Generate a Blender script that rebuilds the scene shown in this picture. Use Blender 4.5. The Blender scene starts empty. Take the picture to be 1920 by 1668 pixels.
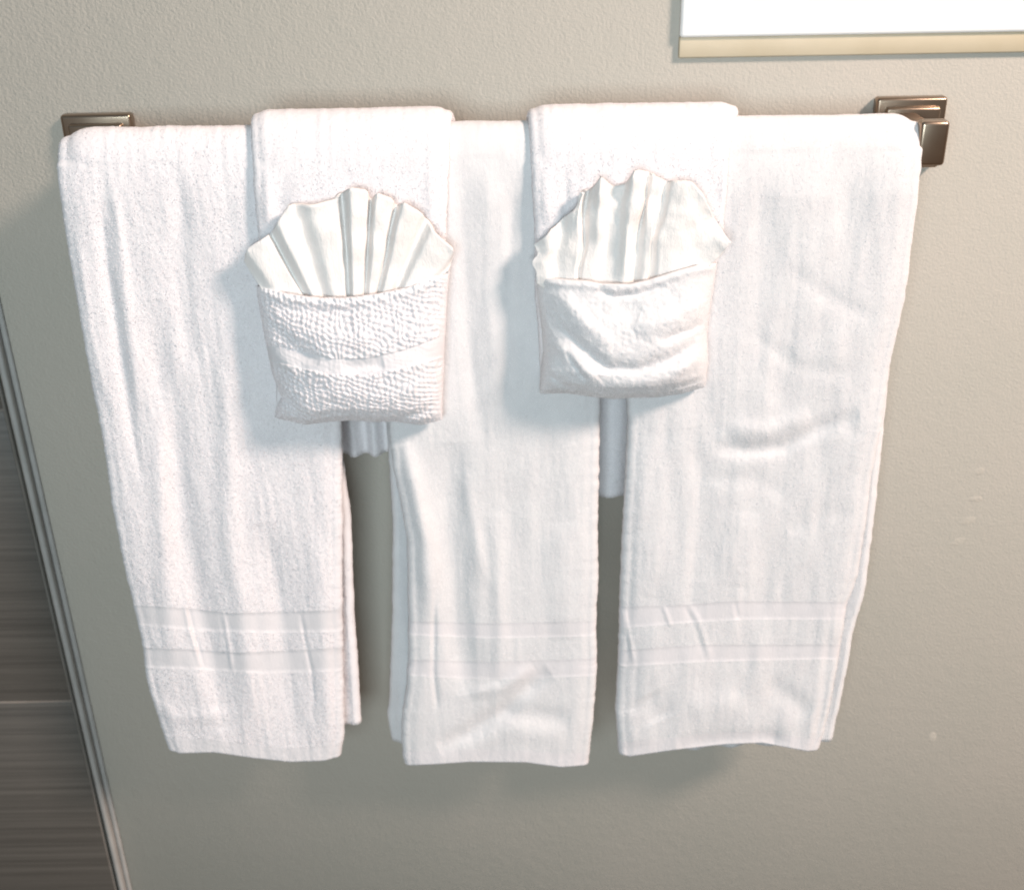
import bpy, math
import numpy as np

# ------------------------------------------------------------------ camera, world, lights
S = bpy.context.scene
W_PX, H_PX, F_PX = 1920.0, 1668.0, 2200.0
PITCH, ROLL = math.radians(26.8), math.radians(1.0)
fwd = np.array([0, math.cos(PITCH), -math.sin(PITCH)])
up0 = np.array([0, math.sin(PITCH), math.cos(PITCH)])
rt0 = np.array([1.0, 0, 0])
RT = math.cos(ROLL) * rt0 - math.sin(ROLL) * up0
UP = math.sin(ROLL) * rt0 + math.cos(ROLL) * up0


def ray(px, py):
    px = np.asarray(px, float); py = np.asarray(py, float)
    a = (px - W_PX / 2) / F_PX; b = -(py - H_PX / 2) / F_PX
    return fwd + a[..., None] * RT + b[..., None] * UP


BAR_Y = -0.070
_l, _r = ray(115, 245), ray(1775, 215)
CAM_D = 0.66 / (_r[0] / _r[1] - _l[0] / _l[1])          # camera's distance from the wall
_m = ray(915, 226)
CAM = np.array([-0.33 - CAM_D * _l[0] / _l[1], -CAM_D, 0.021 - (BAR_Y + CAM_D) * _m[2] / _m[1]])


def unproj(px, py, Y):
    """the point at wall distance Y seen at a place of the picture"""
    d = ray(px, py)
    t = (np.asarray(Y, float) - CAM[1]) / d[..., 1]
    return CAM + d * t[..., None]


def proj(P):
    v = np.asarray(P, float) - CAM
    z = v @ fwd
    return W_PX / 2 + F_PX * (v @ RT) / z, H_PX / 2 - F_PX * (v @ UP) / z


from mathutils import Matrix, Vector
cam = bpy.data.cameras.new('camera')
cam.lens = 36.0 * F_PX / W_PX
cam.sensor_width = 36.0
cam.clip_start = 0.01; cam.clip_end = 60
co = bpy.data.objects.new('camera', cam)
S.collection.objects.link(co)
co.matrix_world = Matrix(((RT[0], UP[0], -fwd[0], CAM[0]), (RT[1], UP[1], -fwd[1], CAM[1]),
                          (RT[2], UP[2], -fwd[2], CAM[2]), (0, 0, 0, 1)))
cam.dof.use_dof = True
cam.dof.focus_distance = 0.80
cam.dof.aperture_fstop = 8.0
S.camera = co

w = bpy.data.worlds.new('World'); S.world = w; w.use_nodes = True
bg = w.node_tree.nodes['Background']
bg.inputs[1].default_value = 0.17
_tc = w.node_tree.nodes.new('ShaderNodeTexCoord'); _sx = w.node_tree.nodes.new('ShaderNodeSeparateXYZ')
_rp = w.node_tree.nodes.new('ShaderNodeValToRGB')          # a dim room: warm floor below, cool ceiling above
_mr = w.node_tree.nodes.new('ShaderNodeMapRange'); _mr.inputs['From Min'].default_value = -1
w.node_tree.links.new(_tc.outputs['Generated'], _sx.inputs[0]); w.node_tree.links.new(_sx.outputs['Z'], _mr.inputs['Value'])
w.node_tree.links.new(_mr.outputs[0], _rp.inputs[0]); w.node_tree.links.new(_rp.outputs[0], bg.inputs[0])
_rp.color_ramp.elements[0].position = 0.40; _rp.color_ramp.elements[0].color = (1.0, 0.74, 0.55, 1)
_rp.color_ramp.elements[1].position = 0.60; _rp.color_ramp.elements[1].color = (0.80, 0.92, 1.0, 1)


def area(name, loc, target, size, power, col, sy=None):
    L = bpy.data.lights.new(name, 'AREA'); L.energy = power; L.color = col
    L.shape = 'RECTANGLE'; L.size = size; L.size_y = sy or size
    o = bpy.data.objects.new(name, L); S.collection.objects.link(o)
    o.location = loc
    o.rotation_euler = (Vector(target) - Vector(loc)).to_track_quat('-Z', 'Y').to_euler()
    return o


area('vanity_light', (2.40, -1.75, 2.15), (0.0, 0, -0.15), 0.62, 172.0, (1.0, 0.82, 0.72), 0.5)
area('front_fill', (-0.15, -1.9, 0.25), (0, 0, -0.25), 0.8, 23.5, (0.74, 0.92, 1.0), 0.6)  # added cool fill from behind the camera, brightens the gaps between towels

S.cycles.filter_width = 1.9
S.cycles.diffuse_bounces = 6
S.view_settings.view_transform = 'Standard'
S.view_settings.look = 'None'
S.view_settings.exposure = 0.12
S.view_settings.gamma = 1.0
S.view_settings.use_curve_mapping = False

rng = np.random.RandomState(7)


# ------------------------------------------------------------------ noise
def _hash(ix, iy, seed):
    h = (ix * 374761393 + iy * 668265263 + seed * 974634777) & 0xFFFFFFFF
    h = ((h ^ (h >> 13)) * 1274126177) & 0xFFFFFFFF
    h = h ^ (h >> 16)
    return (h & 0xFFFF) / 65535.0 * 2 - 1


def vnoise(x, y, seed=0):
    x = np.asarray(x, float); y = np.asarray(y, float)
    ix = np.floor(x).astype(np.int64); iy = np.floor(y).astype(np.int64)
    fx = x - ix; fy = y - iy
    fx = fx * fx * (3 - 2 * fx); fy = fy * fy * (3 - 2 * fy)
    a = _hash(ix, iy, seed); b = _hash(ix + 1, iy, seed)
    c = _hash(ix, iy + 1, seed); d = _hash(ix + 1, iy + 1, seed)
    return (a * (1 - fx) + b * fx) * (1 - fy) + (c * (1 - fx) + d * fx) * fy


def fbm(x, y, seed=0, n=3):
    r = 0; a = 1.0; t = 0
    for k in range(n):
        r = r + a * vnoise(x * 2 ** k, y * 2 ** k, seed + 13 * k); t += a; a *= 0.5
    return r / t


def seg_dist(px, py, pts):
    """distance to a polyline (signed by side) and position 0..1 along it"""
    best = np.full(px.shape, 1e9); par = np.zeros(px.shape); sg = np.ones(px.shape)
    n = len(pts) - 1
    for i in range(n):
        (x0, y0), (x1, y1) = pts[i], pts[i + 1]
        dx, dy = x1 - x0, y1 - y0
        L = dx * dx + dy * dy
        t = np.clip(((px - x0) * dx + (py - y0) * dy) / L, 0, 1)
        ex, ey = px - x0 - t * dx, py - y0 - t * dy
        d = np.hypot(ex, ey)
        m = d < best
        best = np.where(m, d, best); par = np.where(m, (i + t) / n, par)
        sg = np.where(m, np.sign(dx * ey - dy * ex), sg)
    return best, par, sg


def creases(px, py, lst):
    """sum of folds: (points, half width px, height mm[, 'step'])"""
    h = np.zeros(px.shape)
    for c in lst:
        pts, wd, amp = c[:3]
        d, t, sg = seg_dist(px, py, pts)
        end = np.clip(np.minimum(t, 1 - t) * 5, 0, 1) ** 0.7
        if len(c) > 3 and c[3] == 'step':
            q = sg * d / wd
            h += amp * end * q * np.exp(0.5 - 0.5 * q * q)
        else:
            h += amp * end * np.exp(-(d / wd) ** 2)
    return h


def ip(x, pts):
    a = sorted(pts)
    return np.interp(x, [p[0] for p in a], [p[1] for p in a])


# ------------------------------------------------------------------ mesh helpers
def link(name, verts, faces, mat, parent=None, smooth=True):
    me = bpy.data.meshes.new(name)
    me.from_pydata([tuple(v) for v in verts], [], [tuple(f) for f in faces])
    me.materials.append(mat)
    fives = np.array([len(f) == 5 for f in faces])
    if fives.any():
        me.materials.append(M_PILE)
        me.polygons.foreach_set('material_index', fives.astype(np.int32))
    if smooth:
        me.polygons.foreach_set('use_smooth', [True] * len(me.polygons))
    me.update()
    o = bpy.data.objects.new(name, me); S.collection.objects.link(o)
    if parent is not None: o.parent = parent
    return o


def tag(o, label=None, cat=None, group=None, kind=None):
    if label: o['label'] = label
    if cat: o['category'] = cat
    if group: o['group'] = group
    if kind: o['kind'] = kind
    return o


def empty(name, loc=(0, 0, 0)):
    o = bpy.data.objects.new(name, None); S.collection.objects.link(o); o.location = loc
    o.empty_display_size = 0.02
    return o


def solid_rows(loops, ranges):
    """closed tube of loops[ns, nl, 3] cut into row ranges -> verts, faces (caps at the first and last row)"""
    ns, nl, _ = loops.shape
    V = []; F = []
    for (a, b) in ranges:
        base = len(V)
        V.extend(loops[a:b + 1].reshape(-1, 3).tolist())
        for i in range(b - a):
            for j in range(nl):
                k = (j + 1) % nl
                F.append((base + i * nl + j, base + i * nl + k, base + (i + 1) * nl + k, base + (i + 1) * nl + j))
        nh = nl // 2
        for (row, end, flip) in ((0, a == 0, 1), (b - a, b == ns - 1, 0)):
            if not end: continue
            o = base + row * nl
            for j in range(nh - 1):
                q = (o + j, o + j + 1, o + nl - 2 - j, o + nl - 1 - j)
                F.append(q if not flip else q[::-1])
    return V, F


def add_pile(V, F, loops, rows, cols, per_cell, length, width, seed, droop=0.3, slant=0.0, skip=()):
    """short looped yarn standing on the cloth: returns the mesh data with the pile added"""
    rg = np.random.RandomState(seed)
    (r0, r1), (c0, c1) = rows, cols
    n = int((r1 - r0) * (c1 - c0) * per_cell)
    a = r0 + rg.rand(n) * (r1 - r0 - 1e-6); b = c0 + rg.rand(n) * (c1 - c0 - 1e-6)
    keep = np.ones(n, bool)
    for (x0, x1) in skip: keep &= ~((a > x0) & (a < x1))
    a, b = a[keep], b[keep]; n = len(a)
    i = a.astype(int); j = b.astype(int); fa = (a - i)[:, None]; fb = (b - j)[:, None]
    nl = loops.shape[1]
    j1 = (j + 1) % nl; j = j % nl
    i1 = np.minimum(i + 1, loops.shape[0] - 1)
    P00, P01, P10, P11 = loops[i, j], loops[i, j1], loops[i1, j], loops[i1, j1]
    P = (P00 * (1 - fb) + P01 * fb) * (1 - fa) + (P10 * (1 - fb) + P11 * fb) * fa
    N = np.cross(P01 - P00, P10 - P00)
    L = np.linalg.norm(N, axis=1, keepdims=True); N = N / np.maximum(L, 1e-12)
    N = np.where(L < 1e-10, np.array([[0, -1.0, 0]]), N)
    N = N * SIGN_OUT
    T = rg.randn(n, 3); T -= (T * N).sum(1, keepdims=True) * N
    T /= np.linalg.norm(T, axis=1, keepdims=True) + 1e-9
    B = np.cross(N, T)
    ln = length * (0.55 + 0.7 * rg.rand(n, 1)); wd = width * (0.7 + 0.6 * rg.rand(n, 1))
    lean = T * (rg.rand(n, 1) * 0.9) + np.array([[slant, 0, -droop]])
    base = P - N * 0.0003
    mid = base + N * ln * 0.5 + lean * ln * 0.45
    tip = base + N * ln * 0.55 + lean * ln * 1.25
    q = np.stack([base - B * wd * 0.5, base + B * wd * 0.5, mid + B * wd * 0.55, tip, mid - B * wd * 0.55], 1)
    o = len(V)
    V.extend(q.reshape(-1, 3).tolist())
    F.extend((o + 5 * np.arange(n)[:, None] + np.arange(5)[None]).tolist())


SIGN_OUT = 1.0


def box_bevel(name, c, s, mat, parent=None, bevel=0.002, seg=3, taper=0.0):
    import bmesh
    bm = bmesh.new(); bmesh.ops.create_cube(bm, size=1.0)
    for v in bm.verts:
        f = 1.0 - taper * (0.5 - v.co.y)            # narrower towards the viewer
        v.co = Vector((c[0] + v.co.x * s[0] * f, c[1] + v.co.y * s[1], c[2] + v.co.z * s[2] * f))
    if bevel > 0:
        bmesh.ops.bevel(bm, geom=list(bm.edges), offset=bevel, segments=seg, affect='EDGES', profile=0.5)
    me = bpy.data.meshes.new(name); bm.to_mesh(me); bm.free()
    me.materials.append(mat)
    me.polygons.foreach_set('use_smooth', [True] * len(me.polygons))
    o = bpy.data.objects.new(name, me); S.collection.objects.link(o)
    if parent is not None: o.parent = parent
    return o


# ------------------------------------------------------------------ materials
def mat_new(name):
    m = bpy.data.materials.new(name); m.use_nodes = True
    nt = m.node_tree; b = nt.nodes['Principled BSDF']
    tc = nt.nodes.new('ShaderNodeTexCoord')
    return m, nt, b, tc


def nz(nt, tc, scale, detail=3, rough=0.5, sc=(1, 1, 1), rot=(0, 0, 0)):
    mp = nt.nodes.new('ShaderNodeMapping'); mp.inputs['Scale'].default_value = sc
    mp.inputs['Rotation'].default_value = rot
    n = nt.nodes.new('ShaderNodeTexNoise')
    n.inputs['Scale'].default_value = scale; n.inputs['Detail'].default_value = detail
    n.inputs['Roughness'].default_value = rough
    nt.links.new(tc.outputs['Object'], mp.inputs[0]); nt.links.new(mp.outputs[0], n.inputs['Vector'])
    return n.outputs['Fac']


def mixc(nt, fac, a, b, lo=0.3, hi=0.7):
    r = nt.nodes.new('ShaderNodeValToRGB')
    r.color_ramp.elements[0].position = lo; r.color_ramp.elements[1].position = hi
    r.color_ramp.elements[0].color = (*a, 1); r.color_ramp.elements[1].color = (*b, 1)
    nt.links.new(fac, r.inputs[0]); return r.outputs[0]


def bump(nt, fac, dist, strength, prev=None):
    b = nt.nodes.new('ShaderNodeBump'); b.inputs['Distance'].default_value = dist
    b.inputs['Strength'].default_value = strength
    nt.links.new(fac, b.inputs['Height'])
    if prev: nt.links.new(prev, b.inputs['Normal'])
    return b.outputs[0]


def cloth(name, ca, cb, fine, fdist, weave=False, sss=0.0):
    m, nt, b, tc = mat_new(name)
    nt.links.new(mixc(nt, nz(nt, tc, 45, 4, 0.6), ca, cb), b.inputs['Base Color'])
    b.inputs['Roughness'].default_value = 0.95
    b.inputs['Specular IOR Level'].default_value = 0.15
    b.inputs['Sheen Weight'].default_value = 0.15
    b.inputs['Sheen Roughness'].default_value = 0.6
    n1 = bump(nt, nz(nt, tc, fine, 3, 0.7, (1, 1, 0.6)), fdist, 1.0)
    n2 = bump(nt, nz(nt, tc, fine * 0.33, 2, 0.6, (1.4, 1, 0.5)), fdist * 1.6, 0.7, n1)
    nt.links.new(n2, b.inputs['Normal'])
    return m


M_TERRY = cloth('terry_white', (0.70, 0.662, 0.668), (0.745, 0.705, 0.708), 800, 0.0002)
M_TERRY2 = cloth('terry_soft_white', (0.64, 0.615, 0.615), (0.69, 0.665, 0.662), 700, 0.0002)
M_WOVEN = cloth('woven_border_white', (0.655, 0.62, 0.625), (0.70, 0.66, 0.665), 1500, 0.0002)
M_WASH = cloth('washcloth_white', (0.76, 0.71, 0.68), (0.81, 0.76, 0.73), 900, 0.0004)


def make_pile():
    m = bpy.data.materials.new('terry_loops'); m.use_nodes = True
    nt = m.node_tree; nt.nodes.clear()
    out = nt.nodes.new('ShaderNodeOutputMaterial'); mx = nt.nodes.new('ShaderNodeMixShader')
    d = nt.nodes.new('ShaderNodeBsdfDiffuse'); t = nt.nodes.new('ShaderNodeBsdfTranslucent')
    tc = nt.nodes.new('ShaderNodeTexCoord')
    c = mixc(nt, nz(nt, tc, 60, 3, 0.6), (0.86, 0.815, 0.82), (0.91, 0.865, 0.87))
    nt.links.new(c, d.inputs[0]); nt.links.new(c, t.inputs[0])
    mx.inputs[0].default_value = 0.45
    nt.links.new(d.outputs[0], mx.inputs[1]); nt.links.new(t.outputs[0], mx.inputs[2])
    nt.links.new(mx.outputs[0], out.inputs[0])
    return m


M_PILE = make_pile()


def make_wall_mat():
    m, nt, b, tc = mat_new('wall_paint')
    nt.links.new(mixc(nt, nz(nt, tc, 6, 5, 0.6), (0.470, 0.428, 0.368), (0.498, 0.444, 0.383)), b.inputs['Base Color'])
    b.inputs['Roughness'].default_value = 0.55
    b.inputs['Specular IOR Level'].default_value = 0.3
    n1 = bump(nt, nz(nt, tc, 420, 3, 0.6), 0.0008, 0.7)
    n2 = bump(nt, nz(nt, tc, 90, 2, 0.5), 0.0012, 0.28, n1)
    nt.links.new(n2, b.inputs['Normal'])
    return m


M_WALL = make_wall_mat()


def make_tile_mat():
    m, nt, b, tc = mat_new('dark_streaked_tile')
    f = nz(nt, tc, 14, 7, 0.85, (0.12, 1, 11.0))
    nt.links.new(mixc(nt, f, (0.045, 0.041, 0.036), (0.115, 0.104, 0.092), 0.30, 0.70), b.inputs['Base Color'])
    b.inputs['Roughness'].default_value = 0.5
    nt.links.new(bump(nt, f, 0.0006, 0.5), b.inputs['Normal'])
    return m


M_TILE = make_tile_mat()


def simple(name, ca, cb, rough, metal=0.0, sc=40, bd=0.0):
    m, nt, b, tc = mat_new(name)
    nt.links.new(mixc(nt, nz(nt, tc, sc, 4, 0.6), ca, cb), b.inputs['Base Color'])
    b.inputs['Roughness'].default_value = rough
    b.inputs['Metallic'].default_value = metal
    if bd: nt.links.new(bump(nt, nz(nt, tc, 500, 2), bd, 0.5), b.inputs['Normal'])
    return m


M_GROUT = simple('grout', (0.16, 0.14, 0.12), (0.2, 0.18, 0.16), 0.9)
M_TRIM = simple('trim_metal', (0.30, 0.285, 0.265), (0.36, 0.34, 0.32), 0.6, 0.0)
M_NICKEL = simple('brushed_bronze_nickel', (0.31, 0.23, 0.17), (0.38, 0.29, 0.22), 0.30, 1.0)
M_PANEL = simple('white_gloss_paint', (0.90, 0.87, 0.85), (0.93, 0.90, 0.88), 0.35)
M_BEIGE = simple('beige_wood_strip', (0.52, 0.42, 0.28), (0.60, 0.50, 0.36), 0.5, 0, 14)

# ------------------------------------------------------------------ the wall
EDGE_TOP, EDGE_BOT = unproj(0, 590, -0.006), unproj(216, 1668, -0.006)
print('tile edge x at top/bottom', EDGE_TOP, EDGE_BOT)
TX = (EDGE_TOP[0] + EDGE_BOT[0]) / 2 + 0.004

wl = box_bevel('wall', (0.6, 0.05, -0.35), (4.2, 0.1, 3.6), M_WALL, None, 0)
tag(wl, kind='structure')
wl['label'] = 'painted grey-green wall behind the towels'


def blob(px, py, rx, rz, h, parent):
    c = unproj(px, py, 0.0)
    V = []; F = []; nr, na = 5, 14
    for i in range(nr + 1):
        r = max(i / nr, 0.06); z = h * (math.cos(math.pi * r) * 0.5 + 0.5) + 0.00001
        for j in range(na):
            a = 2 * math.pi * j / na
            wob = 1 + 0.2 * math.sin(2 * a + px)
            V.append((c[0] + rx * r * wob * math.cos(a), -z if r < 1 else 0.0004, c[2] + rz * r * wob * math.sin(a)))
    for i in range(nr):
        for j in range(na):
            k = (j + 1) % na
            F.append((i * na + j, (i + 1) * na + j, (i + 1) * na + k, i * na + k))
    F.append(tuple(range(na)))
    return link('paint_bump', V, F, M_WALL, parent)


for b_ in ((1835, 884, .0055, .0050, .00022), (1830, 935, .0060, .0045, .00020), (1816, 976, .007, .005, .00016),
           (1797, 1015, .007, .005, .00014), (1749, 1380, .004, .008, .00018)):
    blob(*b_, wl)

# tiled strip on the left: tiles are proud of the paint, closed off by a metal profile
tw = tag(empty('tiled_wall', (TX, 0, -0.5)), 'dark brown horizontally streaked tiles at the left edge behind a metal trim', None, None, 'structure')


def child(o, p):
    o.parent = p
    o.matrix_parent_inverse = Matrix.Translation(-p.location)
    return o


JZ = unproj(70, 1315, -0.008)[2]
child(box_bevel('grout', (TX - 0.405, -0.002, -0.5), (0.79, 0.0112, 2.6), M_GROUT, None, 0), tw)
TH = 0.300
for i in range(-3, 5):
    z0 = JZ + i * (TH + 0.0022)
    child(box_bevel('wall_tile', (TX - 0.3105, -0.0035, z0 + 0.0011 + TH / 2), (0.60, 0.009, TH), M_TILE, None, 0.0007, 2), tw)
child(box_bevel('edge_trim', (TX - 0.0034, -0.0045, -0.5), (0.0052, 0.0105, 2.6), M_TRIM, None, 0.0022, 3), tw)
child(box_bevel('sealant_bead', (TX + 0.0016, -0.0012, -0.5), (0.0050, 0.0036, 2.6), M_TRIM, None, 0.0018, 2), tw)

# ------------------------------------------------------------------ white panel at the top right
a_ = unproj(1275, 72, -0.007); b_ = unproj(1275, 110, -0.004)
pl = tag(empty('wall_panel', (a_[0] + .3, -0.01, a_[2])), 'white panel with a beige bottom strip on the wall above the right bracket', 'wall panel')
child(box_bevel('panel_board', (a_[0] + 0.35, -0.0035, a_[2] + 0.25), (0.70, 0.007, 0.50), M_PANEL, None, 0.0025, 3), pl)
zb = b_[2]
child(box_bevel('bottom_strip', (a_[0] + 0.35, -0.002, (a_[2] + 0.0005 + zb) / 2), (0.70, 0.004, (a_[2] + 0.0005 - zb)), M_BEIGE, None, 0.0012, 2), pl)

# ------------------------------------------------------------------ towel bar
PX = 0.305
rail = tag(empty('towel_rail', (0, 0, 0)), 'brushed nickel towel rail with square end brackets, hidden under the white towels', 'towel rail')
PZ = -0.002
for s in (-1, 1):
    PX = 0.300; PZ = -0.003 if s < 0 else -0.001
    pm = box_bevel('wall_plate', (s * PX, -0.005, PZ - 0.005), (0.052, 0.010, 0.052), M_NICKEL, rail, 0.0025, 4)
    box_bevel('plate_step', (s * PX, -0.0125, PZ - 0.005), (0.040, 0.006, 0.040), M_NICKEL, pm, 0.002, 3)
    box_bevel('post', (s * (PX - 0.006) + (0.008 if s < 0 else 0), -0.044, PZ), (0.017, 0.060, 0.022), M_NICKEL, rail, 0.002, 3)
    box_bevel('end_cap', (s * (PX - 0.006) + (0.008 if s < 0 else 0), -0.0755, PZ + (0.003 if s > 0 else -0.003)), (0.020, 0.011, 0.031), M_NICKEL, rail, 0.003, 4)
box_bevel('bar', (0, BAR_Y + 0.002, PZ), (2 * PX - 0.02, 0.014, 0.014), M_NICKEL, rail, 0.002, 3)


# ------------------------------------------------------------------ draped towels
def draped(name, mats, rows, L, R, Rad, thick, Hfun, backlen, bL, bR, taper_y=0.0, du=0.0011, dv=0.0013, seed=0, terry=0.0006,
           bandrows=(), corner=0.010, hem_name='hem', side_amp=0.0006, label=None, group=None, cat=None, back_flare=0.0, wr=0.002,
           pile=(1.6, 0.0014, 0.0006), drop=0.002, bfold=(190, 0.0028), inset_band=0.0006):
    """rows: key curves (pixel polylines) from top to bottom; first is the bar line (z = 0).
    L, R: pixel polylines (x, y) of the front's two edges. Builds front, roll over the bar and back as one thick cloth."""
    Yf = BAR_Y - Rad
    def Yat(z): return Yf + taper_y * z          # z negative: slight lean
    def edge(pts):
        P = unproj(np.array([p[0] for p in pts]), np.array([p[1] for p in pts]), Yf)
        o = np.argsort(P[:, 2]); return P[o, 2], P[o, 0]
    zL, xL = edge(L); zR, xR = edge(R)
    K = []
    for r in rows:
        P = unproj(np.array([p[0] for p in r]), np.array([p[1] for p in r]), Yf)
        o = np.argsort(P[:, 0]); K.append((P[o, 0], P[o, 2]))
    width = max(np.max(xR) - np.min(xL), 0.05)
    nu = int(width / du)
    u = np.linspace(0, 1, nu)
    # rows: v index
    zmean = [0.0] + [float(np.mean(k[1])) for k in K]
    vs = []; cuts = [0]
    for i in range(len(zmean) - 1):
        n = max(3, int(abs(zmean[i + 1] - zmean[i]) / dv))
        vs += [i + t for t in np.linspace(0, 1, n, endpoint=False)]
        cuts.append(len(vs))
    vs.append(len(zmean) - 1.0)
    vs = np.array(vs)
    UU, VV = np.meshgrid(u, vs)
    x = (np.interp(0, zL, xL) * (1 - UU) + np.interp(0, zR, xR) * UU)
    z = np.zeros_like(x)
    inset = thick * 0.5
    for it in range(4):
        zk = [np.zeros_like(x)] + [np.interp(x, k[0], k[1]) for k in K]
        zk = np.array(zk)
        i0 = np.minimum(VV.astype(int), len(K) - 1 + 0); fr = VV - i0
        i1 = i0 + 1
        idx = np.indices(x.shape)
        z = zk[i0, idx[0], idx[1]] * (1 - fr) + zk[i1, idx[0], idx[1]] * fr
        a = np.interp(z, zL, xL) + inset; b = np.interp(z, zR, xR) - inset
        # ragged selvedge
        a = a + side_amp * fbm(z * 160, z * 0, seed + 5, 3); b = b + side_amp * fbm(z * 160, z * 0 + 9, seed + 6, 3)
        x = a * (1 - UU) + b * UU
    Y = Yat(z)
    P = np.stack([x, Y, z], -1)
    px, py = proj(P)
    ter = terry * (vnoise(x * 620, z * 380, seed) * 0.35 + vnoise(x * 1100, z * 700, seed + 3) * 0.35)
    ter += terry * 0.7 * vnoise(x * 260, z * 34, seed + 8)
    inband = np.zeros_like(x)
    for (ra, rb) in bandrows:
        inband = np.maximum(inband, np.clip(np.minimum(VV - ra, rb - VV) / 0.12, 0, 1))
    inband = inband * inband * (3 - 2 * inband)
    ter = ter * (1 - 0.85 * inband)
    smooth_top = np.clip(-z / 0.03, 0, 1)
    H = Hfun(px, py) * 0.0012 * smooth_top + ter - inset_band * inband * np.clip(1, 0, 1)
    H += wr * fbm(x * 34, z * 7, seed + 21, 3) * smooth_top
    # sides fall back like a folded edge
    e = np.minimum(UU, 1 - UU) * (x.max() - x.min())
    H -= drop * np.exp(-(e / 0.006) ** 2)
    # the cloth starts curving towards the bar a little below it
    lead = 2 * 0.17 * Rad / 0.211
    H = H - 0.17 * Rad * (np.clip(z + lead, 0, None) / lead) ** 2
    front = unproj(px, py, Y - H)
    # ---- the roll over the bar
    na = 50
    ang = np.linspace(0, math.pi, na + 1)[1:]
    x0 = front[0, :, 0]
    Pb = unproj(np.array([p[0] for p in bL]), np.array([p[1] for p in bL]), BAR_Y + Rad); ob = np.argsort(Pb[:, 2]); zbL, xbL = Pb[ob, 2], Pb[ob, 0]
    Pb = unproj(np.array([p[0] for p in bR]), np.array([p[1] for p in bR]), BAR_Y + Rad); ob = np.argsort(Pb[:, 2]); zbR, xbR = Pb[ob, 2], Pb[ob, 0]
    xb0 = np.interp(0, zbL, xbL) * (1 - u) + np.interp(0, zbR, xbR) * u
    roll = []
    e1 = np.minimum(u, 1 - u) * width
    Rr = Rad - corner * 0.35 * np.exp(-(e1 / corner) ** 2)
    Rr = Rr + 0.0006 * fbm(u * width * 38, u * 0, seed + 31, 3)
    for a_ang in ang:
        t = a_ang / math.pi
        xx = x0 * (1 - t) + xb0 * t
        tr = terry * (vnoise(xx * 620, a_ang * 9 + 0 * xx, seed) * .35 + vnoise(xx * 1100, a_ang * 16 + 0 * xx, seed + 3) * .35
                      + .7 * vnoise(xx * 260, a_ang * 0.8 + 0 * xx, seed + 8))
        tr = tr - drop * np.exp(-(e1 / 0.006) ** 2)
        rr = Rr + tr
        dr = rr - Rad
        if a_ang < math.pi / 2:
            a0 = math.radians(20); aa = a0 + a_ang * (math.pi / 2 - a0) / (math.pi / 2)
            yy = -0.83 * Rad / math.cos(a0) * math.cos(aa); zz_ = Rad * (math.sin(aa) - math.sin(a0)) / (1 - math.sin(a0))
        else:
            yy = -Rad * math.cos(a_ang); zz_ = Rad * math.sin(a_ang)
        roll.append(np.stack([xx, BAR_Y + yy - dr * math.cos(a_ang), zz_ + dr * math.sin(a_ang)], -1))
    roll = np.array(roll)
    # ---- the back
    nb = max(8, int(backlen / 0.004))
    zb = -np.linspace(0, backlen, nb + 1)[1:]
    ba = np.interp(zb, zbL, xbL)[:, None] + inset + side_amp * fbm(zb * 160, zb * 0 + 3, seed + 7, 3)[:, None]
    bb = np.interp(zb, zbR, xbR)[:, None] - inset + side_amp * fbm(zb * 160, zb * 0 + 4, seed + 9, 3)[:, None]
    xb = ba * (1 - u) + bb * u
    zz = zb[:, None] * np.ones_like(u) - 0.004 * fbm(xb * 14, xb * 0, seed + 41, 2) * (np.linspace(0, 1, nb)[:, None] ** 3)
    yb = (BAR_Y + Rad + back_flare * zb)[:, None] + bfold[1] * np.sin(xb * bfold[0] + seed) * np.linspace(0, 1, nb)[:, None] + 0.001 * fbm(xb * 80, zz * 30, seed + 2)
    back = np.stack([xb, yb, zz], -1)
    outer = np.concatenate([front[::-1], roll, back], 0)          # from front bottom up and over
    # normals from the smooth path (y-z plane)
    nfr, nro, nba = len(front), len(roll), len(back)
    N = np.zeros((len(outer), 3))
    N[:nfr] = (0, -1, 0)
    for i, a_ang in enumerate(ang): N[nfr + i] = (0, -math.cos(a_ang), math.sin(a_ang))
    N[nfr + nro:] = (0, 1, 0)
    inner = outer - N[:, None, :] * thick
    # rounded sides
    ks = np.linspace(0, math.pi, 7)[1:-1]
    mid = (outer + inner) / 2; hw = thick / 2
    sideR = np.stack([mid[:, -1] + N * hw * math.cos(k) + np.array([1, 0, 0]) * hw * math.sin(k) for k in ks], 1)
    sideL = np.stack([mid[:, 0] - N * hw * math.cos(k) - np.array([1, 0, 0]) * hw * math.sin(k) for k in ks], 1)
    loops = np.concatenate([sideL[:, 3:], outer, sideR, inner[:, ::-1], sideL[:, :3]], 1)
    # rounded hem ends
    ntot = len(loops)
    # row index of key row k on the front (front reversed)
    def ri(k): return nfr - 1 - (cuts[k] if k < len(cuts) else nfr - 1)
    root = empty(name, (float(np.mean(x0)), BAR_Y, 0.0))
    nk = len(K)
    hem_top = ri(nk - 1)
    segs = []      # (name, a, b, mat)
    segs.append((hem_name, 0, hem_top, mats[1]))
    cur = hem_top; body = []
    for (ra, rb) in sorted(bandrows, reverse=True):
        a_i, b_i = ri(rb), ri(ra)
        body.append((cur, a_i)); segs.append(('border_band', a_i, b_i, mats[1])); cur = b_i
    body.append((cur, ntot - 1))
    V, F = solid_rows(loops, body)
    skip = [(a_i, b_i) for (nm, a_i, b_i, mt) in [(q[0], q[1], q[2], 0) for q in segs]]
    nlp = loops.shape[1]
    add_pile(V, F, loops, (0, nfr + nro - 1), (0, 2 + nu + 5), pile[0], pile[1], pile[2], seed + 77, skip=skip)
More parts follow.
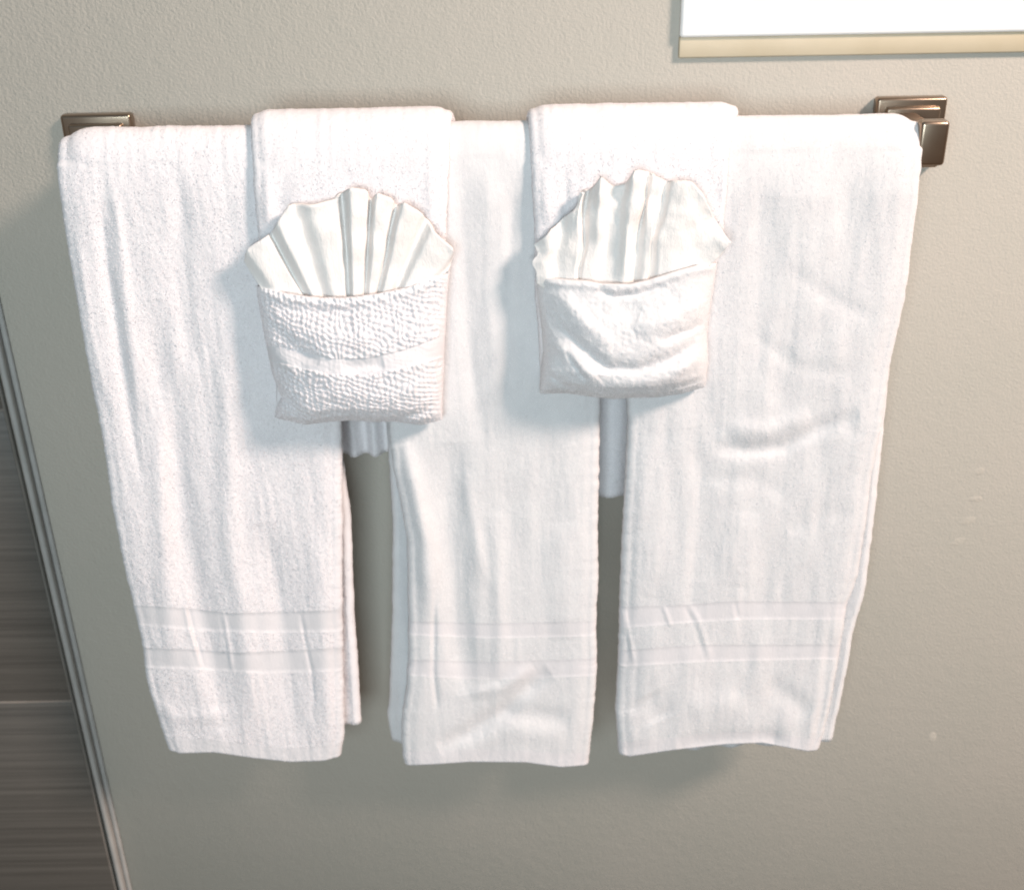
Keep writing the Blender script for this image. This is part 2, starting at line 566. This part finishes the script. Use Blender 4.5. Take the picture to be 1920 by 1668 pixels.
    add_pile(V, F, loops, (0, nfr + nro - 1), (nlp - 4, nlp), pile[0] * 2, pile[1], pile[2], seed + 78, skip=skip)
    add_pile(V, F, loops, (nfr + nro, ntot - 1), (2 + nu + 5, nlp - 4), pile[0] * 3, pile[1], pile[2], seed + 81)
    add_pile(V, F, loops, (nfr + nro, ntot - 1), (0, 2 + nu + 5), pile[0], pile[1], pile[2], seed + 79)
    add_pile(V, F, loops, (0, hem_top), (0, 2 + nu + 5), pile[0] * 0.35, pile[1] * 0.6, pile[2], seed + 80)
    o = link('towel_body', V, F, mats[0]); child(o, root)
    for (nm, a_i, b_i, mt) in segs:
        if b_i <= a_i: continue
        V, F = solid_rows(loops, [(a_i, b_i)])
        child(link(nm, V, F, mt), root)
    tag(root, label, cat, group)
    return root


GR = 'long white towels hanging side by side on the rail'
# ---- left long towel
rowsA = [[(250, 1134), (360, 1140), (433, 1149), (608, 1144), (640, 1142)],
         [(258, 1171), (375, 1182), (492, 1186), (640, 1184)],
         [(264, 1213), (360, 1217), (448, 1223), (637, 1214)],
         [(270, 1251), (375, 1255), (492, 1262), (637, 1258)],
         [(310, 1382), (401, 1386), (477, 1396), (544, 1402), (637, 1396)],
         [(312, 1403), (337, 1412), (401, 1410), (477, 1421), (544, 1428), (608, 1426), (637, 1417)]]
LA = [(101, 255), (103, 330), (120, 450), (140, 560), (160, 680), (190, 830), (207, 950), (228, 1060), (245, 1130), (262, 1200), (272, 1280), (292, 1345), (311, 1400), (318, 1430)]
RA = [(676, 230), (664, 500), (640, 790), (641, 900), (641, 1000), (641, 1150), (643, 1300), (645, 1380), (638, 1425)]
crA = [([(185, 300), (200, 500), (232, 700), (262, 900)], 13, -2.6), ([(150, 280), (152, 350)], 6, -1.5),
       ([(215, 330), (235, 560), (262, 760)], 12, 1.6),
       ([(285, 560), (318, 780), (345, 980), (385, 1180), (425, 1370)], 26, -4.5),
       ([(322, 620), (300, 900), (310, 1100), (330, 1330)], 20, 2.5),
       ([(420, 560), (428, 800), (430, 1000), (462, 1200), (475, 1390)], 22, 3.4),
       ([(500, 980), (530, 1150), (550, 1400)], 26, -3.0), ([(590, 1000), (605, 1200), (610, 1400)], 18, 1.5),
       ([(352, 1130), (362, 1180), (383, 1252)], 4, -0.9), ([(345, 1130), (355, 1180), (376, 1252)], 4, 0.7),
       ([(418, 1145), (428, 1200), (436, 1262)], 4, 0.8), ([(563, 1145), (572, 1200), (585, 1262), (592, 1330)], 4, -0.9),
       ([(140, 420), (170, 620), (200, 760)], 9, 1.8), ([(335, 300), (345, 520), (360, 700)], 18, -1.6),
       ([(270, 1300), (330, 1345), (450, 1340)], 14, 1.2)]
draped('long_towel', (M_TERRY, M_WOVEN), rowsA, LA, RA, 0.0205, 0.0115, lambda px, py: creases(px, py, crA), 0.505,
       [(150, 255), (330, 1340)], [(668, 230), (640, 800), (662, 950), (668, 1120), (682, 1340)], seed=11, terry=0.0004, pile=(1.7, 0.0010, 0.0006), bandrows=((1, 2), (3, 4)),
       label='leftmost long white towel, fuzzy edged, with soft vertical folds down its whole length', group=GR, cat='towel', back_flare=0.02)

# ---- middle long towel
rowsB = [[(765, 1164), (921, 1168), (1117, 1164)], [(765, 1190), (921, 1196), (1117, 1192)],
         [(765, 1236), (921, 1240), (1117, 1234)], [(765, 1266), (921, 1274), (1117, 1266)],
         [(756, 1408), (882, 1404), (986, 1406), (1052, 1412), (1104, 1410)],
         [(756, 1435), (809, 1433), (882, 1428), (986, 1429), (1052, 1438), (1104, 1434)]]
LB = [(690, 230), (704, 500), (726, 790), (734, 870), (752, 960), (763, 1020), (764, 1153), (765, 1220), (762, 1288), (754, 1340), (751, 1392), (756, 1436)]
RB = [(1156, 220), (1136, 500), (1126, 800), (1125, 850), (1122, 1000), (1123, 1080), (1118, 1184), (1121, 1230), (1118, 1288), (1114, 1350), (1106, 1418), (1104, 1440)]
crB = [([(760, 830), (782, 940), (800, 1020), (808, 1170)], 17, 3.6), ([(845, 830), (850, 1000), (858, 1180), (880, 1300)], 28, -4.0),
       ([(870, 880), (890, 1000), (912, 1100)], 12, 1.0), ([(930, 960), (934, 1150), (938, 1275)], 14, 1.8),
       ([(868, 240), (866, 420), (880, 640), (900, 820)], 16, -1.3), ([(915, 250), (918, 500), (925, 760)], 16, 1.1), ([(960, 300), (955, 560), (950, 800)], 12, -1.4),
       ([(820, 1400), (880, 1372), (950, 1328), (985, 1292), (1030, 1258)], 16, -3.0), ([(930, 1335), (1000, 1338), (1070, 1350)], 18, -1.7),
       ([(880, 1300), (940, 1290), (1000, 1250)], 12, 1.6), ([(860, 1410), (960, 1368), (1060, 1385)], 18, 0.9),
       ([(815, 1100), (813, 1260), (820, 1330)], 5, -1.2), ([(1050, 980), (1060, 1200)], 26, 1.5)]
draped('long_towel', (M_TERRY2, M_WOVEN), rowsB, LB, RB, 0.0205, 0.0115, lambda px, py: creases(px, py, crB), 0.525,
       [(690, 230), (728, 800), (738, 953), (738, 1120), (733, 1287), (728, 1320), (742, 1390)], [(1120, 230), (1100, 1390)], seed=23, terry=0.00022, pile=(1.9, 0.0007, 0.00045), inset_band=0.0003, bandrows=((1, 2), (3, 4)),
       label='middle long white towel with a crossed crease above its bottom hem', group=GR, cat='towel', back_flare=0.02)

# ---- right long towel
rowsC = [[(1165, 1137), (1289, 1133), (1373, 1126), (1570, 1128), (1606, 1130)], [(1170, 1177), (1289, 1167), (1401, 1161), (1570, 1161), (1600, 1164)],
         [(1165, 1218), (1317, 1208), (1556, 1208), (1590, 1210)], [(1165, 1249), (1317, 1240), (1550, 1235), (1585, 1238)],
         [(1160, 1392), (1261, 1382), (1359, 1372), (1429, 1370), (1514, 1384), (1550, 1382)],
         [(1160, 1412), (1180, 1418), (1261, 1406), (1359, 1395), (1429, 1392), (1514, 1408), (1550, 1404)]]
LC = [(1122, 220), (1150, 500), (1178, 790), (1175, 850), (1171, 930), (1165, 1050), (1162, 1136), (1160, 1220), (1154, 1333), (1160, 1412), (1162, 1420)]
RC = [(1738, 230), (1731, 320), (1716, 450), (1701, 560), (1672, 690), (1655, 808), (1638, 892), (1626, 988), (1612, 1080), (1590, 1140), (1580, 1206), (1566, 1290), (1552, 1360), (1538, 1410)]
crC = [([(1335, 838), (1400, 844), (1470, 838), (1530, 806), (1610, 772)], 15, -3.2), ([(1360, 805), (1440, 808), (1520, 780)], 18, 2.4),
       ([(1580, 790), (1620, 820)], 16, -0.9), ([(1310, 895), (1420, 900), (1470, 925)], 18, -1.1), ([(1480, 1000), (1540, 965), (1600, 960)], 20, -1.0),
       ([(1300, 800), (1320, 950), (1310, 1090)], 22, -1.8), ([(1210, 820), (1225, 1000), (1220, 1120)], 24, 2.0), ([(1400, 960), (1390, 1100)], 26, 1.4),
       ([(1168, 1135), (1178, 1180), (1190, 1250)], 4, 1.0), ([(1244, 1135), (1258, 1175)], 4, 0.9), ([(1290, 1130), (1310, 1165), (1334, 1240)], 6, 0.8), ([(1280, 1130), (1300, 1165), (1324, 1240)], 5, -0.4),
       ([(1378, 1128), (1384, 1162)], 4, -0.7), ([(1572, 1110), (1560, 1240), (1552, 1330), (1538, 1405)], 8, 1.2), ([(1562, 1110), (1550, 1240), (1540, 1330), (1528, 1405)], 8, -1.0),
       ([(1215, 1300), (1240, 1350)], 28, -2.0), ([(1180, 1330), (1190, 1400)], 26, 1.6), ([(1290, 1330), (1400, 1320)], 24, 2.0), ([(1440, 1275), (1520, 1340)], 20, -2.0),
       ([(1270, 1400), (1350, 1386), (1430, 1382), (1480, 1392)], 18, -3.0), ([(1440, 360), (1430, 600), (1450, 760)], 26, -1.2), ([(1560, 350), (1575, 560), (1560, 740)], 26, 1.3),
       ([(1470, 500), (1560, 560), (1640, 600)], 18, -1.0), ([(1400, 620), (1500, 690), (1610, 700)], 16, -1.0)]
draped('long_towel', (M_TERRY2, M_WOVEN), rowsC, LC, RC, 0.0205, 0.0115, lambda px, py: 0.72 * creases(px, py, crC), 0.534,
       [(1160, 230), (1190, 1380)], [(1700, 230), (1660, 690), (1626, 988), (1612, 1090), (1590, 1164), (1584, 1206), (1571, 1277), (1556, 1347), (1545, 1400)], seed=37, terry=0.0002, pile=(1.9, 0.0008, 0.00045), inset_band=0.0004, bandrows=((1, 2), (3, 4)),
       label='rightmost long white towel with a horizontal wrinkle halfway down, reaching the right bracket', group=GR, cat='towel', back_flare=0.02, wr=0.003)


# ------------------------------------------------------------------ short towels with a folded-up pocket
def pocket(root, YH, L, R, T, B, bulge, Hfun, mats, seed, band=None, coarse=0.0008, thick=0.004, nu=230, nv=190, pile=(1.0, 0.0014, 0.0006)):
    """L, R: x over y; T, B: y over x (pixels). YH: plane of the towel it is folded from"""
    v = np.linspace(0, 1, nv); u = np.linspace(0, 1, nu)
    UU, VV = np.meshgrid(u, v)
    px = ip(600 * 0 + np.mean([p[0] for p in L]), L) * 0 + (np.mean([p[1] for p in L]) * (1 - UU) + np.mean([p[1] for p in R]) * UU)
    for it in range(5):
        yt = ip(px, T); yb = ip(px, B)
        py = yt * (1 - VV) + yb * VV
        px = ip(py, L) * (1 - UU) + ip(py, R) * UU
    s = np.abs(2 * UU - 1)
    sidep = np.clip(1 - s ** 2.6, 0, 1) ** 0.5
    vp = ip(VV, [(0, 0.62), (0.1, 0.68), (0.35, 0.88), (0.6, 1.0), (0.8, 0.98), (0.9, 0.84), (0.96, 0.60), (1.0, 0.18)])
    P0 = unproj(px, py, YH - bulge * sidep * vp)
    X, Z = P0[..., 0], P0[..., 2]
    a, b = (X * 0.82 + Z * 0.57), (-X * 0.57 + Z * 0.82)
    wa = 2.4 * vnoise(X * 140, Z * 140, seed + 8); wb = 2.4 * vnoise(X * 140, Z * 140, seed + 9)
    nub = 0.9 if band else 0.12
    ter = coarse * (np.sin(a * 1350 + wa) * np.sin(b * 900 + wb) * nub + vnoise(a * 420, b * 330, seed + 1) * 0.55)
    inb = np.zeros_like(X)
    if band: inb = ((py > ip(px, band[0])) & (py < ip(px, band[1]))).astype(float)
    ter *= (1 - 0.85 * inb)
    rim = np.exp(-((VV - 0.035) / 0.03) ** 2)
    H = Hfun(px, py) * 0.001 * np.clip(sidep * 1.2, 0, 1) + ter - 0.0012 * inb + 0.0012 * rim + 0.0018 * fbm(X * 40, Z * 40, seed + 4)
    Yo = YH - 0.0015 - bulge * sidep * vp - H * np.clip(sidep * 1.5 + .15, 0, 1)
    outer = unproj(px, py, Yo)
    inner = outer.copy(); inner[..., 1] = np.minimum(inner[..., 1] + thick, YH + 0.002)
    # rounded rim
    loops = np.concatenate([outer, inner[:, ::-1]], 1)[::-1]
    nt_ = len(loops)
    if band:
        k = int(band[2][0] * (nv - 1)), int(band[2][1] * (nv - 1))
        a_i, b_i = nt_ - 1 - k[1], nt_ - 1 - k[0]
        V, F = solid_rows(loops, [(0, a_i), (b_i, nt_ - 1)])
        add_pile(V, F, loops, (0, nt_ - 8), (0, nu), pile[0], pile[1], pile[2], seed + 5, 0.15, -0.15, [(a_i, b_i)])
        o = child(link('pocket', V, F, mats[0]), root)
        V, F = solid_rows(loops, [(a_i, b_i)])
        bnd = link('border_band', V, F, mats[1], o)
    else:
        V, F = solid_rows(loops, [(0, nt_ - 1)])
        add_pile(V, F, loops, (0, nt_ - 6), (0, nu), pile[0], pile[1], pile[2], seed + 5)
        o = child(link('pocket', V, F, mats[0]), root)
    return o


GH = 'short white towels folded into pockets over the long towels'
RH = 0.0305
YH = BAR_Y - RH
# first short towel
LH1 = [(482, 190), (472, 215), (470, 240), (473, 350), (484, 450), (486, 560), (500, 640), (515, 720), (520, 800)]
RH1 = [(842, 190), (841, 240), (842, 300), (836, 450), (838, 520), (834, 650), (829, 730), (829, 800)]
rH1 = [[(460, 700), (860, 700)], [(460, 776), (860, 776)]]
crH1 = [([(530, 280), (525, 420), (540, 500)], 16, -1.8), ([(500, 260), (502, 430)], 10, 1.4), ([(640, 240), (650, 350)], 14, -.9), ([(590, 240), (595, 340)], 14, .9), ([(800, 260), (812, 430)], 12, 1.0)]
h1 = draped('short_towel', (M_TERRY, M_TERRY), rH1, LH1, RH1, RH, 0.008, lambda px, py: creases(px, py, crH1), 0.245,
            [(500, 240), (520, 840)], [(850, 240), (835, 840)], seed=51, terry=0.0003,  corner=0.004, drop=0.001, bfold=(370, 0.004), pile=(2.0, 0.0010, 0.0005), wr=0.002,
            label='left short white towel, its thick terry pocket crossed by a smooth woven band', group=GH, cat='towel')
T1 = [(478, 536), (520, 548), (560, 556), (600, 560), (650, 560), (700, 554), (760, 542), (800, 528), (842, 508)]
B1 = [(515, 782), (545, 790), (575, 796), (620, 790), (660, 788), (700, 791), (740, 790), (790, 797), (830, 786)]
LP1 = [(500, 480), (530, 480.5), (560, 483), (600, 490), (660, 502), (700, 510), (730, 522), (745, 527), (770, 516), (800, 513)]
RP1 = [(500, 844), (560, 838), (650, 834), (700, 832), (740, 830), (800, 829)]
band1 = ([(480, 640), (560, 655), (620, 672), (690, 672), (760, 655), (840, 625)], [(480, 668), (560, 690), (620, 702), (690, 705), (760, 690), (840, 665)], (0.44, 0.60))
crP1 = [([(495, 600), (540, 640), (600, 680)], 14, -3.2), ([(500, 655), (560, 700)], 12, 2.2), ([(640, 690), (690, 685), (720, 680)], 12, -2.2),
        ([(525, 740), (575, 790)], 10, -3), ([(740, 790), (790, 772), (832, 752)], 9, -3.0), ([(760, 740), (830, 700)], 14, 1.6),
        ([(560, 610), (640, 640), (700, 630)], 22, 1.8), ([(500, 575), (600, 585), (690, 580)], 7, -1.3)]
pocket(h1, YH, LP1, RP1, T1, B1, 0.030, lambda px, py: creases(px, py, crP1), (M_TERRY, M_WOVEN), 61, band1, coarse=0.0009, pile=(1.2, 0.0009, 0.0006))

# second short towel
LH2 = [(1000, 182), (994, 205), (994, 240), (998, 350), (1004, 450), (1004, 560), (1012, 650), (1014, 760)]
RH2 = [(1376, 182), (1375, 210), (1372, 240), (1366, 340), (1358, 440), (1340, 520), (1326, 640), (1322, 760)]
rH2 = [[(980, 660), (1400, 660)], [(980, 728), (1400, 728)]]
crH2 = [([(1060, 250), (1058, 330), (1062, 420)], 9, -1.8), ([(1020, 240), (1022, 420)], 12, 1.5), ([(1100, 230), (1110, 340)], 16, .9), ([(1210, 230), (1205, 300)], 10, -1.0),
        ([(1290, 230), (1300, 340)], 14, 1.0), ([(1345, 240), (1340, 400)], 12, -0.9)]
h2 = draped('short_towel', (M_TERRY, M_TERRY), rH2, LH2, RH2, RH, 0.008, lambda px, py: creases(px, py, crH2), 0.286,
            [(994, 240), (1020, 900)], [(1376, 240), (1310, 900)], seed=71, terry=0.0003, corner=0.004, drop=0.001, pile=(2.0, 0.0010, 0.0005), wr=0.002,
            label='right short white towel with a smooth sagging pocket of curved folds', group=GH, cat='towel')
T2 = [(1000, 514), (1022, 522), (1060, 526), (1100, 528), (1130, 534), (1180, 534), (1220, 526), (1260, 512), (1310, 498), (1345, 494)]
B2 = [(1014, 738), (1060, 737), (1110, 744), (1150, 748), (1180, 746), (1230, 745), (1280, 738), (1324, 724)]
LP2 = [(480, 1002), (560, 1008), (620, 1016), (660, 1018), (700, 1014), (745, 1012)]
RP2 = [(480, 1346), (540, 1338), (620, 1326), (680, 1328), (745, 1320)]
crP2 = [([(1040, 545), (1090, 600), (1150, 650)], 16, 2.8), ([(1020, 590), (1090, 650), (1140, 690), (1200, 692), (1260, 672), (1325, 625)], 11, -3.6),
        ([(1030, 640), (1080, 680), (1130, 725)], 11, 2.6), ([(1060, 660), (1100, 715)], 6, -2.0), ([(1120, 720), (1200, 722), (1260, 708), (1324, 660)], 13, 3.2),
        ([(1220, 740), (1280, 724), (1322, 712)], 6, -2.4), ([(1120, 540), (1150, 558), (1200, 552), (1250, 535)], 7, -2.4), ([(1110, 530), (1180, 536), (1250, 516)], 5, 1.0),
        ([(1190, 620), (1270, 600), (1326, 560)], 20, 3.0), ([(1240, 640), (1300, 616), (1328, 600)], 7, -2.4), ([(1150, 570), (1200, 590)], 16, -1.6),
        ([(1020, 700), (1060, 722), (1110, 738)], 7, -1.8)]
pocket(h2, YH, LP2, RP2, T2, B2, 0.030, lambda px, py: creases(px, py, crP2), (M_TERRY2, M_WOVEN), 83, None, coarse=0.0005, pile=(1.2, 0.0007, 0.00045))


# ------------------------------------------------------------------ washcloth fans
def fan(name, spokes, Ybase, seed, label, group, hs=1.05, crumple=0.9):
    n = len(spokes); sub = 12; nr = 46
    A = np.array([[s[0], s[1]] for s in spokes], float); Bi = np.array([[s[3], s[4]] for s in spokes], float)
    ho = np.array([s[2] for s in spokes], float); hi = np.array([s[5] for s in spokes], float)
    t = np.linspace(0, n - 1, (n - 1) * sub + 1)
    k = np.minimum(t.astype(int), n - 2); f = t - k
    fs = f * 0.45 + (f * f * (3 - 2 * f)) * 0.55
    O = A[k] * (1 - f)[:, None] + A[k + 1] * f[:, None]
    I = Bi[k] * (1 - f)[:, None] + Bi[k + 1] * f[:, None]
    Ho = ho[k] * (1 - fs) + ho[k + 1] * fs; Hi = hi[k] * (1 - fs) + hi[k + 1] * fs
    kz = np.array([1, 2, 3, 2, 1.0]); kz /= kz.sum()
    sm = lambda q: np.convolve(np.pad(q, 2, mode='edge'), kz, 'valid')
    for _ in range(2):
        O = np.stack([sm(O[:, 0]), sm(O[:, 1])], 1); Ho = sm(Ho); Hi = sm(Hi)
    r = np.linspace(-0.28, 1, nr)                     # below 0: inside the pocket
    px = I[None] [..., 0] * (1 - r[:, None]) + O[None][..., 0] * r[:, None]
    py = I[None][..., 1] * (1 - r[:, None]) + O[None][..., 1] * r[:, None]
    rr = np.clip(r, 0, 1)[:, None]
    px = px + crumple * 2.2 * vnoise(t[None] * 0.45 + 0 * px, r[:, None] * 2.6 + 0 * px, seed + 15) * np.sin(np.clip(r[:, None], 0, 1) * math.pi)
    h = Hi * (1 - rr) + Ho * rr
    h = h * (0.92 + 0.2 * vnoise(px * 0.03, py * 0.03, seed))
    h = h + crumple * (fbm(px * 0.022, py * 0.022, seed + 3, 2) + 0.25 * fbm(px * 0.06, py * 0.06, seed + 4, 2)) * rr
    lean = 9.0 * (1 - rr) + 4.0 * rr                  # mm in front of the towel
    below = np.clip(-r / 0.28, 0, 1)[:, None]
    h = h * (1 - 0.5 * below)
    edge_w = 0.6 * vnoise(t * 0.9, t * 0, seed + 9)
    py = py + edge_w * (r[:, None] > 0.9)
    Y = Ybase - (lean + h * hs) * 0.001
    outer = unproj(px, py, Y)
    # thickness along the sheet's own normal
    du_ = np.gradient(outer, axis=1); dr_ = np.gradient(outer, axis=0)
    N = np.cross(du_, dr_); N /= np.linalg.norm(N, axis=-1, keepdims=True) + 1e-12
    if np.mean(N[..., 1]) < 0: N = -N
    inner = outer + N * 0.0028
    loops = np.concatenate([outer, inner[:, ::-1]], 1)
    root = empty(name, tuple(np.mean(outer.reshape(-1, 3), 0)))
    cut = int(nr * 0.945)
    V, F = solid_rows(loops, [(0, cut)]); child(link('pleated_cloth', V, F, M_WASH), root)
    lp = loops.copy()
    V, F = solid_rows(lp, [(cut, nr - 1)]); child(link('hem', V, F, M_WASH), root)
    tag(root, label, 'washcloth', group)
    return root


F1 = [(457, 490, 0, 490, 543, 0), (462, 467, 9, 522, 549, 3), (502, 441, 6, 566, 554, 3), (508, 437, 1, 572, 556, 0),
      (519, 418, 11, 588, 557, 5), (541, 387, 8, 600, 557, 3), (551, 383, 2, 606, 557, 0), (588, 386, 11, 628, 557, 5), (632, 374, 8, 646, 557, 4), (641, 361, 0, 655, 557, 0),
      (655, 353, 14, 662, 556, 6), (690, 357, 9, 678, 555, 4), (695, 374, 1, 684, 554, 0), (706, 362, 12, 692, 552, 5), (738, 375, 8, 702, 550, 4),
      (743, 385, 1, 708, 549, 0), (757, 379, 12, 718, 547, 5), (791, 399, 7, 732, 544, 4), (800, 412, 1, 744, 541, 0), (812, 434, 11, 760, 538, 5), (852, 471, 9, 806, 524, 4),
      (847, 490, 0, 838, 509, 0)]
fan('washcloth', F1, YH, 5, 'cream washcloth pleated into an even open fan in the left pocket', 'pleated washcloths in the towel pockets')
F2 = [(999, 460, 4, 1005, 516, 2), (1028, 440, 9, 1026, 523, 4), (1056, 407, 4, 1044, 525, 1), (1078, 392, 9, 1066, 527, 5), (1092, 364, 11, 1078, 528, 6),
      (1103, 356, 1, 1086, 528, 0), (1112, 350, 7, 1092, 529, 3), (1127, 331, 12, 1110, 530, 3), (1150, 350, 3, 1128, 532, 2), (1172, 345, 5, 1145, 533, 3),
      (1188, 322, 15, 1168, 534, 7), (1204, 319, 13, 1178, 534, 5), (1216, 322, 2, 1188, 532, 0), (1226, 330, 9, 1204, 530, 5), (1242, 334, 10, 1212, 529, 5),
      (1248, 340, 1, 1216, 528, 0), (1262, 338, 6, 1234, 522, 5), (1298, 340, 9, 1256, 514, 6), (1322, 372, 10, 1276, 508, 5), (1342, 415, 8, 1296, 504, 3),
      (1372, 458, 10, 1332, 498, 3)]
fan('washcloth', F2, YH, 9, 'crumpled washcloth fan with loose ragged pleats in the right pocket', 'pleated washcloths in the towel pockets', 1.0, 4.0)
